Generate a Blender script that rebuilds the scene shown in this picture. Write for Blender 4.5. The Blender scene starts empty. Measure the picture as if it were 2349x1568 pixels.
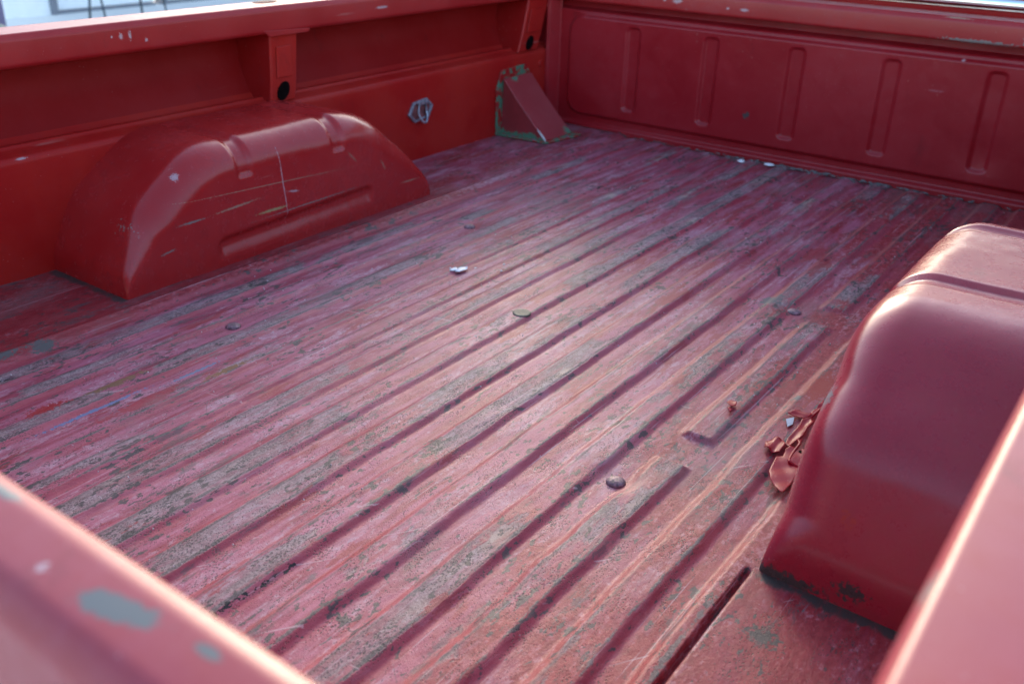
import bpy, bmesh, math, random
import numpy as np
from mathutils import Vector, Matrix
random.seed(7); RNG = np.random.RandomState(11)
S = bpy.context.scene
COL = S.collection
R = math.radians

# ---------------------------------------------------------------- camera
F = Vector((-0.5199, 0.7319, -0.4404)).normalized()
yaw, pit, roll = .6176, .4561, .0281
F = Vector((-math.sin(yaw)*math.cos(pit), math.cos(yaw)*math.cos(pit), -math.sin(pit)))
R0 = Vector((math.cos(yaw), math.sin(yaw), 0)); U0 = R0.cross(F)
RR = math.cos(roll)*R0 + math.sin(roll)*U0
UU = -math.sin(roll)*R0 + math.cos(roll)*U0
cam = bpy.data.cameras.new("camera"); camo = bpy.data.objects.new("camera", cam); COL.objects.link(camo)
M = Matrix((RR, UU, -F)).transposed().to_4x4(); M.translation = Vector((1.7679, -.9003, .7379))
camo.matrix_world = M
cam.sensor_width = 36; cam.lens = 36*2171.97/2349; cam.clip_start = .01; cam.clip_end = 400
cam.dof.use_dof = True; cam.dof.focus_distance = 1.38; cam.dof.aperture_fstop = 5.2
S.camera = camo

# ---------------------------------------------------------------- sky and sun
SUN_AZ, SUN_EL = 33, 18          # degrees left of +Y, above the horizon
w = bpy.data.worlds.new("World"); S.world = w; w.use_nodes = True
nt = w.node_tree; bg = nt.nodes['Background']; sky = nt.nodes.new('ShaderNodeTexSky')
sky.sky_type = 'NISHITA'; sky.sun_disc = False; sky.sun_elevation = R(SUN_EL); sky.sun_rotation = R(-SUN_AZ)
sky.air_density = 1.0; sky.dust_density = 1.6; sky.ozone_density = 1.6
nt.links.new(sky.outputs[0], bg.inputs[0]); bg.inputs[1].default_value = .15
sl = bpy.data.lights.new("sun", 'SUN'); so = bpy.data.objects.new("sun", sl); COL.objects.link(so)
sl.energy = .52; sl.angle = R(16); sl.color = (1, .83, .64)
d = Vector((-math.sin(R(SUN_AZ))*math.cos(R(SUN_EL)), math.cos(R(SUN_AZ))*math.cos(R(SUN_EL)), math.sin(R(SUN_EL))))
so.rotation_euler = d.to_track_quat('Z', 'Y').to_euler()
S.view_settings.view_transform = 'Standard'; S.view_settings.look = 'None'
S.view_settings.exposure = 1.9; S.view_settings.gamma = 1

# ---------------------------------------------------------------- dimensions (metres)
W, L, Y0 = 1.738, 1.769, -.72
A = .244                          # wheel well width
SKY_FLOOR = 0

# ================================================================ node helpers
class NT:
    def __init__(s, name):
        s.m = bpy.data.materials.new(name); s.m.use_nodes = True
        s.t = s.m.node_tree; s.b = s.t.nodes['Principled BSDF']
        s.co = s.t.nodes.new('ShaderNodeTexCoord').outputs['Object']
    def n(s, k): return s.t.nodes.new(k)
    def put(s, sock, v):
        if v is None: return
        if hasattr(v, 'is_linked') or isinstance(v, bpy.types.NodeSocket): s.t.links.new(v, sock)
        else:
            if isinstance(v, (tuple, list)) and len(v) == 3 and sock.type == 'RGBA': v = (*v, 1)
            sock.default_value = v
    def math(s, op, a, b=None, c=None, clamp=False):
        n = s.n('ShaderNodeMath'); n.operation = op; n.use_clamp = clamp
        for i, v in enumerate((a, b, c)):
            if v is not None: s.put(n.inputs[i], v)
        return n.outputs[0]
    def ramp(s, v, a, b):         # smooth 0..1 between a and b
        n = s.n('ShaderNodeMapRange'); n.interpolation_type = 'SMOOTHSTEP'
        s.put(n.inputs[0], v); n.inputs[1].default_value = a; n.inputs[2].default_value = b
        return n.outputs[0]
    def mix(s, f, a, b, mode='MIX'):
        n = s.n('ShaderNodeMix'); n.data_type = 'RGBA'; n.blend_type = mode
        s.put(n.inputs['Factor'], f)
        s.put([i for i in n.inputs if i.name == 'A' and i.type == 'RGBA'][0], a)
        s.put([i for i in n.inputs if i.name == 'B' and i.type == 'RGBA'][0], b)
        return [o for o in n.outputs if o.type == 'RGBA'][0]
    def map(s, scale=(1, 1, 1), loc=(0, 0, 0), rot=(0, 0, 0), co=None, kind='POINT'):
        n = s.n('ShaderNodeMapping'); n.vector_type = kind; s.put(n.inputs[0], co or s.co)
        n.inputs['Scale'].default_value = scale; n.inputs['Location'].default_value = loc
        n.inputs['Rotation'].default_value = rot
        return n.outputs[0]
    def noise(s, scale, detail=4, rough=.55, st=(1, 1, 1), loc=(0, 0, 0), dist=0):
        n = s.n('ShaderNodeTexNoise'); s.put(n.inputs['Vector'], s.map(st, loc))
        n.inputs['Scale'].default_value = scale; n.inputs['Detail'].default_value = detail
        n.inputs['Roughness'].default_value = rough; n.inputs['Distortion'].default_value = dist
        return n.outputs['Fac']
    def voro(s, scale, st=(1, 1, 1), feat='F1'):
        n = s.n('ShaderNodeTexVoronoi'); n.feature = feat; s.put(n.inputs['Vector'], s.map(st))
        n.inputs['Scale'].default_value = scale
        return n.outputs['Distance']
    def attr(s, name):
        n = s.n('ShaderNodeAttribute'); n.attribute_name = name; return n.outputs['Fac']
    def spot(s, c, r, rot=(0, 0, 0), wob=.5, ns=90, soft=.15, amp=4.2):
        """mask of a worn patch: ellipsoid at c with radii r, ragged edge"""
        v = s.map(r, c, rot, kind='TEXTURE')
        n = s.n('ShaderNodeVectorMath'); n.operation = 'LENGTH'; s.put(n.inputs[0], v)
        rs = sorted(r); sz = (rs[0]*rs[1])**.5 if rs[0] < .012 else rs[0]
        ns = 70 if sz > .02 else 160 if sz > .008 else 420
        k = s.math('MULTIPLY_ADD', s.math('SUBTRACT', s._sn(ns), .5), amp, n.outputs['Value'])
        return s.math('SUBTRACT', 1, s.ramp(k, .92-soft, .92+soft))
    def _sn(s, ns):
        if not hasattr(s, '_snc'): s._snc = {}
        if ns not in s._snc: s._snc[ns] = s.noise(ns, 5, .7)
        return s._snc[ns]
    def bump(s, h, strength=.3, dist=.002):
        n = s.n('ShaderNodeBump'); n.inputs['Strength'].default_value = strength
        n.inputs['Distance'].default_value = dist; s.put(n.inputs['Height'], h)
        s.put(s.b.inputs['Normal'], n.outputs[0])
    def out(s, col, rough=.4, spec=.5, metal=None, coat=0, coatr=.2):
        s.put(s.b.inputs['Base Color'], col); s.put(s.b.inputs['Roughness'], rough)
        s.put(s.b.inputs['Specular IOR Level'], spec)
        if metal is not None: s.put(s.b.inputs['Metallic'], metal)
        if coat: s.b.inputs['Coat Weight'].default_value = coat; s.put(s.b.inputs['Coat Roughness'], coatr)
        return s.m

RED = (.31, .008, .010); RED2 = (.37, .016, .016); PINK = (.40, .13, .14)
GREY = (.22, .195, .175); DARK = (.060, .054, .050)

def paint(name, marks=(), fade=.35, rough=(.22, .45), chips=.0, dust=.3, extra=None, base=RED, base2=RED2, spec=.45, coat=.15):
    """aged red body paint; marks = list of (colour, centre, radii, rotation)"""
    m = NT(name)
    n1 = m.noise(5, 5, .6); n2 = m.noise(45, 5, .65); n3 = m.noise(420, 3, .6)
    c = m.mix(m.ramp(n1, .3, .7), base, base2)
    f = m.math('MULTIPLY', m.ramp(m.math('MULTIPLY_ADD', n2, .5, m.math('MULTIPLY', n1, .5)), .42, .68), fade)
    c = m.mix(f, c, (.31, .030, .038))
    c = m.mix(m.math('MULTIPLY', m.ramp(n3, .45, .8), dust*.30), c, (.34, .09, .10))
    rg = m.math('MULTIPLY_ADD', m.math('MULTIPLY_ADD', n2, .6, m.math('MULTIPLY', n1, .4)), rough[1]-rough[0], rough[0])
    sp = m.ramp(m.voro(95), .085, .05)
    c = m.mix(m.math('MULTIPLY', sp, m.math('MULTIPLY', m.ramp(m.noise(7, 3, .6, (1, 1, 1), (2, 9, 4)), .52, .62), .55)), c, (.46, .27, .27))
    sc = m.math('MULTIPLY', m.ramp(m.noise(90, 3, .5, (1, .05, 1), (4, 4, 1)), .68, .73), m.ramp(m.noise(6, 2, .5, (1, 1, 1), (7, 0, 3)), .5, .6))
    c = m.mix(m.math('MULTIPLY', sc, .35), c, (.42, .17, .15))
    dk = m.ramp(m.noise(14, 6, .75, (1, 1, .5), (1, 8, 2)), .60, .72)
    c = m.mix(m.math('MULTIPLY', dk, .30), c, (.10, .012, .014))
    if chips:
        v = m.ramp(m.math('ADD', m.noise(60, 5, .75), m.math('MULTIPLY', m.noise(6, 2), .35)), 1.0-chips, 1.02-chips)
        c = m.mix(v, c, GREY)
    for col, ce, ra, ro in marks:
        k = m.spot(ce, ra, ro, amp=(1.6 if col == (.115, .120, .120) else 4.2))
        c = m.mix(k, c, col)
    if extra: c = extra(m, c)
    m.bump(m.math('MULTIPLY_ADD', n3, .25, m.math('ADD', n2, m.math('MULTIPLY', n1, 2))), .12, .0015)
    return m.out(c, rg, spec, coat=coat, coatr=.14)

def simple(name, col, rough=.5, metal=0, var=.25, scale=40, bumps=.1):
    m = NT(name); n1 = m.noise(scale, 5, .6)
    c = m.mix(m.ramp(n1, .3, .7), tuple(x*(1-var) for x in col), tuple(min(1, x*(1+var)) for x in col))
    m.bump(n1, bumps, .002)
    return m.out(c, rough, .5, metal)

# ================================================================ mesh helpers
def link(o, parent=None):
    COL.objects.link(o)
    if parent is not None: o.parent = parent
    return o
def mesh_obj(name, verts, faces, mat=None, parent=None, smooth=True, attrs=None):
    me = bpy.data.meshes.new(name); me.from_pydata([tuple(v) for v in verts], [], [tuple(f) for f in faces])
    me.update()
    if smooth: me.polygons.foreach_set('use_smooth', [True]*len(me.polygons))
    if mat: me.materials.append(mat)
    return link(bpy.data.objects.new(name, me), parent)
def grid_obj(name, P, mat=None, parent=None, attrs=None, flip=False, smooth=True):
    """P: (nu, nv, 3) array of points -> grid mesh, fast"""
    nu, nv = P.shape[:2]
    me = bpy.data.meshes.new(name)
    idx = np.arange(nu*nv).reshape(nu, nv)
    q = np.stack([idx[:-1, :-1], idx[1:, :-1], idx[1:, 1:], idx[:-1, 1:]], -1).reshape(-1, 4)
    if flip: q = q[:, ::-1]
    me.vertices.add(nu*nv); me.vertices.foreach_set('co', P.astype(np.float32).ravel())
    me.loops.add(q.size); me.loops.foreach_set('vertex_index', q.astype(np.int32).ravel())
    me.polygons.add(len(q)); me.polygons.foreach_set('loop_start', (np.arange(len(q))*4).astype(np.int32))
    me.polygons.foreach_set('loop_total', np.full(len(q), 4, np.int32))
    me.update(calc_edges=True); me.validate()
    me.polygons.foreach_set('use_smooth', np.full(len(q), smooth))
    for k, a in (attrs or {}).items():
        at = me.attributes.new(k, 'FLOAT', 'POINT'); at.data.foreach_set('value', a.astype(np.float32).ravel())
    if mat: me.materials.append(mat)
    return link(bpy.data.objects.new(name, me), parent)
def empty(name, loc=(0, 0, 0), parent=None):
    o = bpy.data.objects.new(name, None); o.location = loc; o.empty_display_size = .1
    return link(o, parent)
def tag(o, label=None, cat=None, group=None, kind=None):
    for k, v in (('label', label), ('category', cat), ('group', group), ('kind', kind)):
        if v: o[k] = v
    return o
def finish(name, bm, mat, parent=None, smooth=False, bevel=0, seg=2):
    me = bpy.data.meshes.new(name); bmesh.ops.recalc_face_normals(bm, faces=bm.faces); bm.to_mesh(me); bm.free()
    if smooth: me.polygons.foreach_set('use_smooth', [True]*len(me.polygons))
    me.materials.append(mat); o = link(bpy.data.objects.new(name, me), parent)
    if bevel:
        b = o.modifiers.new('bevel', 'BEVEL'); b.width = bevel; b.segments = seg; b.limit_method = 'ANGLE'
    return o
def box(bm, lo, hi, M=None):
    g = bmesh.ops.create_cube(bm, size=1)['verts']
    lo, hi = Vector(lo), Vector(hi)
    for v in g:
        v.co = Vector([(lo[i]+hi[i])/2 + v.co[i]*(hi[i]-lo[i]) for i in range(3)])
        if M: v.co = M @ v.co
def tube(bm, pts, r, n=10, caps=True):
    pts = [Vector(p) for p in pts]; rings = []
    for i, p in enumerate(pts):
        t = (pts[min(i+1, len(pts)-1)]-pts[max(i-1, 0)]).normalized()
        a = t.cross(Vector((0, 0, 1))) if abs(t.z) < .95 else t.cross(Vector((1, 0, 0)))
        a.normalize(); b = t.cross(a)
        rr = r[i] if isinstance(r, (list, tuple)) else r
        rings.append([bm.verts.new(p+rr*(math.cos(2*math.pi*k/n)*a+math.sin(2*math.pi*k/n)*b)) for k in range(n)])
    for i in range(len(rings)-1):
        for k in range(n): bm.faces.new((rings[i][k], rings[i][(k+1) % n], rings[i+1][(k+1) % n], rings[i+1][k]))
    if caps: bm.faces.new(rings[0][::-1]); bm.faces.new(rings[-1])
def prism(bm, poly, ext):
    """poly: list of points, ext: vector"""
    a = [bm.verts.new(p) for p in poly]; b = [bm.verts.new(Vector(p)+Vector(ext)) for p in poly]
    n = len(a); bm.faces.new(a); bm.faces.new(b[::-1])
    for i in range(n): bm.faces.new((a[i], b[i], b[(i+1) % n], a[(i+1) % n]))
def ss(x, a, b):
    t = np.clip((x-a)/(b-a), 0, 1); return t*t*(3-2*t)
def vnoise(U, V, seed):
    """smooth value noise on arrays"""
    r = np.random.RandomState(seed).rand(64, 64)
    u0 = np.floor(U).astype(int); v0 = np.floor(V).astype(int)
    fu = U-u0; fv = V-v0; fu = fu*fu*(3-2*fu); fv = fv*fv*(3-2*fv)
    g = lambda i, j: r[i % 64, j % 64]
    return (g(u0, v0)*(1-fu)+g(u0+1, v0)*fu)*(1-fv)+(g(u0, v0+1)*(1-fu)+g(u0+1, v0+1)*fu)*fv
def fbm(U, V, seed, o=4):
    t = 0; a = .5; n = 0
    for i in range(o):
        t = t+a*vnoise(U*2**i, V*2**i, seed+i); n += a; a *= .5
    return t/n
def sdrr(x, z, cx, cz, hx, hz, r):
    """signed distance to a rounded rectangle"""
    qx = np.abs(x-cx)-hx+r; qz = np.abs(z-cz)-hz+r
    return np.hypot(np.maximum(qx, 0), np.maximum(qz, 0))+np.minimum(np.maximum(qx, qz), 0)-r
def dense(profile, step):
    out = [profile[0]]
    for a, b in zip(profile[:-1], profile[1:]):
        n = max(1, int(math.dist(a, b)/step))
        for i in range(1, n+1): out.append(tuple(a[k]+(b[k]-a[k])*i/n for k in range(len(a))))
    return out
def fillet(pts, r, n=5):
    """round the inner corners of an open polyline of 2-D points; r number or list"""
    out = [pts[0]]
    for i in range(1, len(pts)-1):
        p, a, b = Vector(pts[i]), Vector(pts[i-1]), Vector(pts[i+1])
        rr = r[i] if isinstance(r, (list, tuple)) else r
        k = min(rr, (a-p).length*.48, (b-p).length*.48)
        s, e = p+(a-p).normalized()*k, p+(b-p).normalized()*k
        for j in range(n+1):
            t = j/n; q = s*(1-t)**2+p*2*t*(1-t)+e*t*t; out.append((q.x, q.y))
    out.append(pts[-1]); return out

# ================================================================ materials
def floor_extra():
    m = NT('worn_floor_paint')
    top, slope, wear, fresh, hole, edge = [m.attr(k) for k in ('top', 'slope', 'wear', 'fresh', 'hole', 'edge')]
    st = (1, .09, 1)
    s1 = m.noise(55, 5, .65, st); s2 = m.noise(190, 4, .7, st); s3 = m.noise(16, 5, .6, (1, .35, 1), (3, 1, 0))
    fn = m.noise(330, 4, .7); cl = m.noise(38, 6, .7, (1, .5, 1)); cl2 = m.noise(11, 4, .6, (1, .6, 1), (7, 7, 0))
    line, ls = m.attr('line'), m.attr('left')
    s4 = m.noise(26, 6, .75, (1, .16, 1), (8, 3, 0)); bl = m.noise(120, 5, .75, (1, .6, 1), (4, 4, 0))
    pink = m.mix(m.ramp(s1, .38, .62), (.28, .028, .054), (.42, .118, .175))
    pink = m.mix(m.math('MULTIPLY', m.ramp(s4, .50, .60), .75), pink, (.43, .185, .235))
    pink = m.mix(m.math('MULTIPLY', m.ramp(s2, .50, .72), .5), pink, (.30, .045, .065))
    pink = m.mix(m.math('MULTIPLY', m.ramp(fn, .45, .75), .35), pink, (.27, .050, .065))
    red = m.mix(m.ramp(bl, .40, .60), (.22, .008, .016), (.36, .038, .044))
    red = m.mix(m.math('MULTIPLY', m.attr('strip'), .8), red, m.mix(m.ramp(cl, .35, .65), (.22, .012, .018), (.29, .030, .036)))
    red = m.mix(m.math('MULTIPLY', m.math('MULTIPLY', m.ramp(m.noise(75, 6, .75, (1, .7, 1), (6, 1, 0)), .52, .66), m.math('SUBTRACT', 1, m.attr('strip'))), .6), red, (.38, .105, .13))
    fr = m.math('ADD', fresh, m.math('MULTIPLY', m.math('SUBTRACT', m.math('MULTIPLY_ADD', s3, .6, m.math('MULTIPLY', s1, .4)), .5), 2.6))
    c = m.mix(m.ramp(fr, .35, .72), pink, red)
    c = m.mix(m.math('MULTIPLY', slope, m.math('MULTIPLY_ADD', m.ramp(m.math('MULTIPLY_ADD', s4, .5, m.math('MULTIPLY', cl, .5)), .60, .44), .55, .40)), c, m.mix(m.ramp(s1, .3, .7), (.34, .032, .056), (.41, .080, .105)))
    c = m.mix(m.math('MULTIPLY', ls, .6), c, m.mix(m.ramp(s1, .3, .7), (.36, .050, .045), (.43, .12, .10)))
    # lilac chalk in the valleys
    ch = m.math('MULTIPLY', m.ramp(m.math('MULTIPLY_ADD', s4, .4, m.math('MULTIPLY', bl, .6)), .53, .60), .7)
    c = m.mix(m.math('MULTIPLY', ch, m.math('SUBTRACT', 1, m.math('MAXIMUM', slope, m.math('MULTIPLY', fresh, .62)))), c, (.46, .28, .32))
    # worn-through grey metal and primer
    g = m.mix(m.ramp(m.math('MULTIPLY_ADD', fn, .5, m.math('MULTIPLY', bl, .5)), .36, .64), (.085, .076, .070), (.35, .305, .295))
    g = m.mix(.14, g, pink)
    g = m.mix(m.ramp(cl2, .54, .70), g, (.42, .32, .25))
    wk = m.math('ADD', wear, m.math('MULTIPLY', m.math('SUBTRACT', m.math('MULTIPLY_ADD', cl, .5, m.math('MULTIPLY', s4, .5)), .5), 2.6))
    brk = m.ramp(m.noise(48, 6, .8, (1, .12, 1), (4, 8, 8)), .40, .56)
    wm = m.math('MULTIPLY', m.ramp(wk, .46, .66), m.math('MULTIPLY_ADD', brk, .52, .36))
    c = m.mix(wm, c, g)
    # scattered chips on the rib edges
    ek = m.math('ADD', edge, m.math('MULTIPLY', m.math('SUBTRACT', m.math('MULTIPLY_ADD', cl, .55, m.math('MULTIPLY', bl, .45)), .5), 3.4))
    c = m.mix(m.math('MULTIPLY', m.ramp(ek, .62, .82), .88), c, m.mix(m.ramp(fn, .4, .7), (.075, .062, .056), (.20, .17, .16)))
    c = m.mix(m.math('MULTIPLY', line, m.math('MULTIPLY', m.ramp(s4, .38, .55), .8)), c, (.08, .045, .05))
    # dark pits, clustered
    v = m.voro(430, (1, .5, 1)); big = m.noise(34, 5, .7, (1, .35, 1), (1, 4, 0))
    pk = m.math('SUBTRACT', m.math('ADD', v, m.math('MULTIPLY', big, -1.5)), m.math('MULTIPLY', wm, .13))
    pits = m.ramp(pk, -.52, -.66)
    c = m.mix(m.math('MULTIPLY', pits, .8), c, DARK)
    bp = m.math('ADD', m.noise(110, 4, .6, (1, .45, 1), (9, 2, 0)), m.math('MULTIPLY', m.noise(11, 3, .5, (1, .7, 1), (2, 2, 2)), .5))
    c = m.mix(m.math('MULTIPLY', m.ramp(bp, .865, .885), .92), c, (.055, .045, .043))
    # patches where the red is still whole, and dark scuffs at odd angles
    ip = m.ramp(m.noise(15, 6, .75, (1, .22, 1), (2, 6, 3)), .585, .605)
    c = m.mix(m.math('MULTIPLY', ip, .75), c, m.mix(m.ramp(fn, .3, .7), (.25, .012, .020), (.33, .030, .036)))
    dsc = m.ramp(m.noise(19, 7, .8, (1, .28, 1), (9, 6, 9)), .565, .61)
    c = m.mix(m.math('MULTIPLY', dsc, m.math('MULTIPLY_ADD', bl, .9, .15)), c, (.075, .062, .062))
    for an, st_, lo in ((35, (9, 3, 0), .715), (-50, (3, 8, 0), .725), (80, (1, 1, 5), .73)):
        nn = m.n('ShaderNodeTexNoise'); m.put(nn.inputs['Vector'], m.map((1, .03, 1), st_, (0, 0, 0), co=m.map((1, 1, 1), (0, 0, 0), (0, 0, R(an)))))
        nn.inputs['Scale'].default_value = 120; nn.inputs['Detail'].default_value = 3
        c = m.mix(m.math('MULTIPLY', m.ramp(nn.outputs['Fac'], lo, lo+.02), .6), c, (.50, .34, .36) if an > 0 else (.10, .06, .065))
    # thin scuffs along the bed
    sc = m.noise(260, 2, .5, (1, .015, 1), (5, 5, 5))
    c = m.mix(m.math('MULTIPLY', m.ramp(sc, .66, .74), .45), c, (.58, .42, .45))
    sc = m.noise(300, 2, .5, (1, .012, 1), (1, 5, 5))
    c = m.mix(m.math('MULTIPLY', m.ramp(sc, .66, .74), .45), c, (.20, .05, .07))
    # rust and blue stains at the left, fresh splash of red
    for col, ce, ra in (((.22, .10, .04), (.60, -.055, 0), (.006, .05, .1)), ((.20, .10, .05), (.50, -.19, 0), (.009, .05, .1)),
                        ((.14, .17, .30), (.545, -.26, 0), (.004, .085, .1)), ((.16, .18, .27), (.56, -.09, 0), (.0035, .05, .1)),
                        ((.33, .016, .02), (.487, -.305, 0), (.014, .035, .1)), ((.33, .02, .04), (.585, -.22, 0), (.010, .06, .1)),
                        ((.13, .12, .115), (1.19, .79, 0), (.022, .03, .1)), ((.30, .018, .014), (1.395, .50, 0), (.02, .06, .1)),
                        ((.10, .10, .10), (1.375, .44, 0), (.007, .010, .1)), ((.065, .05, .045), (1.542, -.10, 0), (.022, .014, .1)),
                        ((.085, .075, .07), (.295, -.20, 0), (.016, .022, .1)), ((.095, .085, .08), (.285, -.27, 0), (.012, .035, .1))):
        c = m.mix(m.spot(ce, ra, wob=.55, ns=70), c, col)
    # black dirt packed against the wheel wells and along the bulkhead
    c = m.mix(m.ramp(m.math('ADD', m.attr('dirt'), m.math('MULTIPLY', m.math('SUBTRACT', cl, .5), 1.6)), .55, .95), c, (.055, .045, .040))
    sm = m.ramp(m.noise(7, 6, .7, (1, .45, 1), (5, 9, 1)), .52, .68)
    c = m.mix(m.math('MULTIPLY', sm, .38), c, (.20, .145, .145))
    c = m.mix(m.ramp(m.math('MULTIPLY_ADD', m.math('SUBTRACT', m.noise(150, 3, .6, (1, .6, 1), (3, 3, 7)), .5), 3.0, hole), .80, .88), c, (.010, .007, .007))
    rg = m.math('ADD', m.math('MULTIPLY_ADD', fn, .18, m.math('MULTIPLY', s1, .16)), m.math('MULTIPLY_ADD', wm, .05, .38))
    rg = m.math('SUBTRACT', rg, m.math('MULTIPLY', m.math('MAXIMUM', slope, fresh), .08))
    h = m.math('ADD', m.math('MULTIPLY', wm, -.5), m.math('MULTIPLY_ADD', fn, .35, m.math('MULTIPLY', cl, 1.2)))
    h = m.math('SUBTRACT', h, m.math('MULTIPLY', pits, .8))
    m.bump(h, .65, .0018)
    return m.out(c, rg, .42)
M_FLOOR = floor_extra()
SCR = (.34, .22, .15); WHT = (.46, .30, .31)
def wheel_marks(side):
    if side == 'L':
        x = A
        return [((.46, .28, .29), (x, .395, .142), (.02, .0013, .075), (R(4), 0, 0)),
                (SCR, (x, .36, .150), (.02, .22, .0008), (R(-3), 0, 0)),
                (SCR, (x, .27, .125), (.02, .05, .002), (R(3), 0, 0)),
                ((.36, .30, .14), (x, .36, .095), (.02, .035, .003), (0, 0, 0)),
                (GREY, (x, .16, .12), (.02, .03, .002), (0, 0, 0)),
                (GREY, (x, .10, .075), (.02, .016, .002), (R(8), 0, 0)),
                (WHT, (x, .42, .122), (.02, .016, .002), (R(-10), 0, 0)),
                (SCR, (x, .60, .16), (.02, .02, .0012), (R(-45), 0, 0)),
                (SCR, (x, .70, .12), (.02, .014, .0014), (R(-60), 0, 0)),
                (SCR, (x, .79, .062), (.02, .030, .0012), (0, 0, 0)),
                (GREY, (.19, .055, .11), (.03, .01, .02), (0, 0, 0)),
                (WHT, (x-.03, .155, .205), (.008, .008, .008), (0, 0, 0)),
                (GREY, (x, .47, .085), (.02, .13, .0012), (R(1), 0, 0))]
    x = W-A
    return [((.19, .20, .20), (x+.012, .135, .185), (.02, .018, .013), (0, 0, 0)),
            ((.36, .03, .02), (1.575, .045, .10), (.014, .02, .012), (0, 0, 0)),
            (WHT, (1.60, .10, .18), (.0015, .006, .012), (0, 0, 0)),
            (WHT, (1.62, .22, .245), (.002, .004, .01), (0, 0, 0)),
            (DARK, (1.60, .0, .03), (.018, .02, .012), (0, 0, 0)),
            (DARK, (1.52, .0, .012), (.05, .02, .010), (0, 0, 0)),
            (WHT, (x+.004, .01, .075), (.003, .006, .005), (0, 0, 0))]
def rust_streaks(m, c):
    k = m.ramp(m.noise(30, 4, .7, (1, 4, .6)), .70, .76)
    return m.mix(m.math('MULTIPLY', k, .5), c, (.10, .03, .025))
M_WELL_L = paint('wheel_well_paint', wheel_marks('L'), fade=.35, rough=(.19, .34), dust=.3, extra=rust_streaks, coat=.12, base=(.35, .011, .012), base2=(.40, .022, .020))
M_WELL_R = paint('wheel_well_paint_right', wheel_marks('R'), fade=.8, rough=(.20, .36), dust=.8, base=(.31, .014, .032), base2=(.34, .026, .046), coat=.12)
M_SIDE = paint('side_panel_paint', [(WHT, (0, -.02, .238), (.02, .010, .002), (0, 0, 0))], fade=.25, rough=(.22, .4), dust=.2, base=(.36, .010, .010), base2=(.42, .022, .014), spec=.15, coat=0)
M_SKIN_SHADE = paint('skin_paint_shaded', [], fade=.15, rough=(.35, .5), dust=.1, base=(.25, .006, .006), base2=(.29, .010, .009), spec=.08, coat=0)  # darker red than the side: recess shade under the rail put into the colour
M_RAIL = paint('rail_paint', [(WHT, (.012, .215, .437), (.02, .004, .006), (0, 0, 0)), (WHT, (.012, .235, .437), (.02, .003, .008), (0, 0, 0)),
                              (WHT, (.012, .195, .438), (.02, .002, .002), (0, 0, 0)), (WHT, (.012, .96, .432), (.02, .02, .003), (0, 0, 0)),
                              (WHT, (.012, .27, .425), (.02, .003, .003), (0, 0, 0)),
                              (GREY, (W-.012, -.52, .46), (.006, .015, .006), (0, 0, 0))], fade=.3, rough=(.3, .45), spec=.4, coat=0)
M_BULK = paint('bulkhead_paint', [(DARK, (.70, L-.01, .13), (.012, .03, .010), (0, 0, 0)), (WHT, (1.25, L-.01, .352), (.004, .03, .003), (0, 0, 0)),
                                  ((.32, .06, .07), (1.20, L-.01, .27), (.02, .03, .003), (0, 0, 0))], fade=.35, rough=(.24, .4), dust=.3, spec=.35, coat=.08, base=(.27, .006, .011), base2=(.32, .012, .018))
M_HEAD = paint('header_paint', [(WHT, (.42, L-.03, .443), (.006, .03, .008), (0, 0, 0)), (WHT, (.45, L-.03, .425), (.016, .03, .006), (0, 0, 0)),
                                (WHT, (.41, L-.03, .426), (.005, .03, .004), (0, 0, 0)),
                                (WHT, (.66, L-.03, .42), (.012, .03, .004), (0, 0, 0)), (WHT, (.61, L-.03, .42), (.005, .03, .003), (0, 0, 0)),
                                (GREY, (1.28, L-.03, .402), (.09, .03, .004), (0, 0, 0)), (GREY, (1.385, L-.03, .415), (.008, .03, .014), (0, 0, 0)),
                                (SCR, (1.22, L-.03, .452), (.03, .03, .0015), (0, 0, 0))], fade=.5, rough=(.28, .45))
STEEL = (.115, .120, .120)
M_GATE = paint('tailgate_paint', [(STEEL, (1.462, -.747, .46), (.025, .0075, .02), (0, 0, R(14))), (STEEL, (1.345, -.733, .46), (.018, .004, .02), (0, 0, R(3))),
                                  (STEEL, (1.512, -.740, .46), (.008, .0030, .02), (0, 0, 0)), (WHT, (1.413, -.752, .46), (.003, .003, .02), (0, 0, 0))],
               fade=.9, rough=(.34, .48), dust=.8, coat=0, spec=.45, base=(.30, .030, .045), base2=(.34, .050, .068))
M_RAIL_R = paint('right_rail_paint', [(GREY, (W-.012, -.52, .46), (.006, .015, .006), (0, 0, 0))], fade=.9, rough=(.34, .48), dust=.8, coat=0, spec=.45, base=(.30, .030, .045), base2=(.34, .050, .068))
GRN = (.08, .19, .12)
def green_wear(m, c):
    z = m.n('ShaderNodeSeparateXYZ'); m.put(z.inputs[0], m.co)
    low = m.ramp(z.outputs[2], .055, .0)
    k = m.math('ADD', m.noise(26, 5, .7, (1, 1, .35)), m.math('MULTIPLY', low, .35))
    return m.mix(m.ramp(k, .66, .70), c, GRN)
M_GUSSET = paint('gusset_paint', [], fade=.7, rough=(.3, .5), extra=green_wear, base=(.20, .022, .024), base2=(.26, .035, .04))
def green_more(m, c):
    return m.mix(m.ramp(m.noise(40, 5, .7), .47, .53), c, GRN)
M_FLANGE = paint('gusset_flange_paint', [], fade=.3, rough=(.35, .5), extra=green_more)
M_TIE = simple('galvanised_steel', (.34, .35, .40), .38, .6, .4, 120, .3)
M_BOLT = simple('worn_bolt_steel', (.20, .11, .13), .5, .1, .6, 150, .6)
M_PLUG = simple('olive_rubber', (.095, .09, .062), .6, 0, .4, 120, .4)
M_DARK = simple('dark_cavity', (.008, .005, .005), .9); M_DARK.node_tree.nodes['Principled BSDF'].inputs['Specular IOR Level'].default_value = 0
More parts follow.
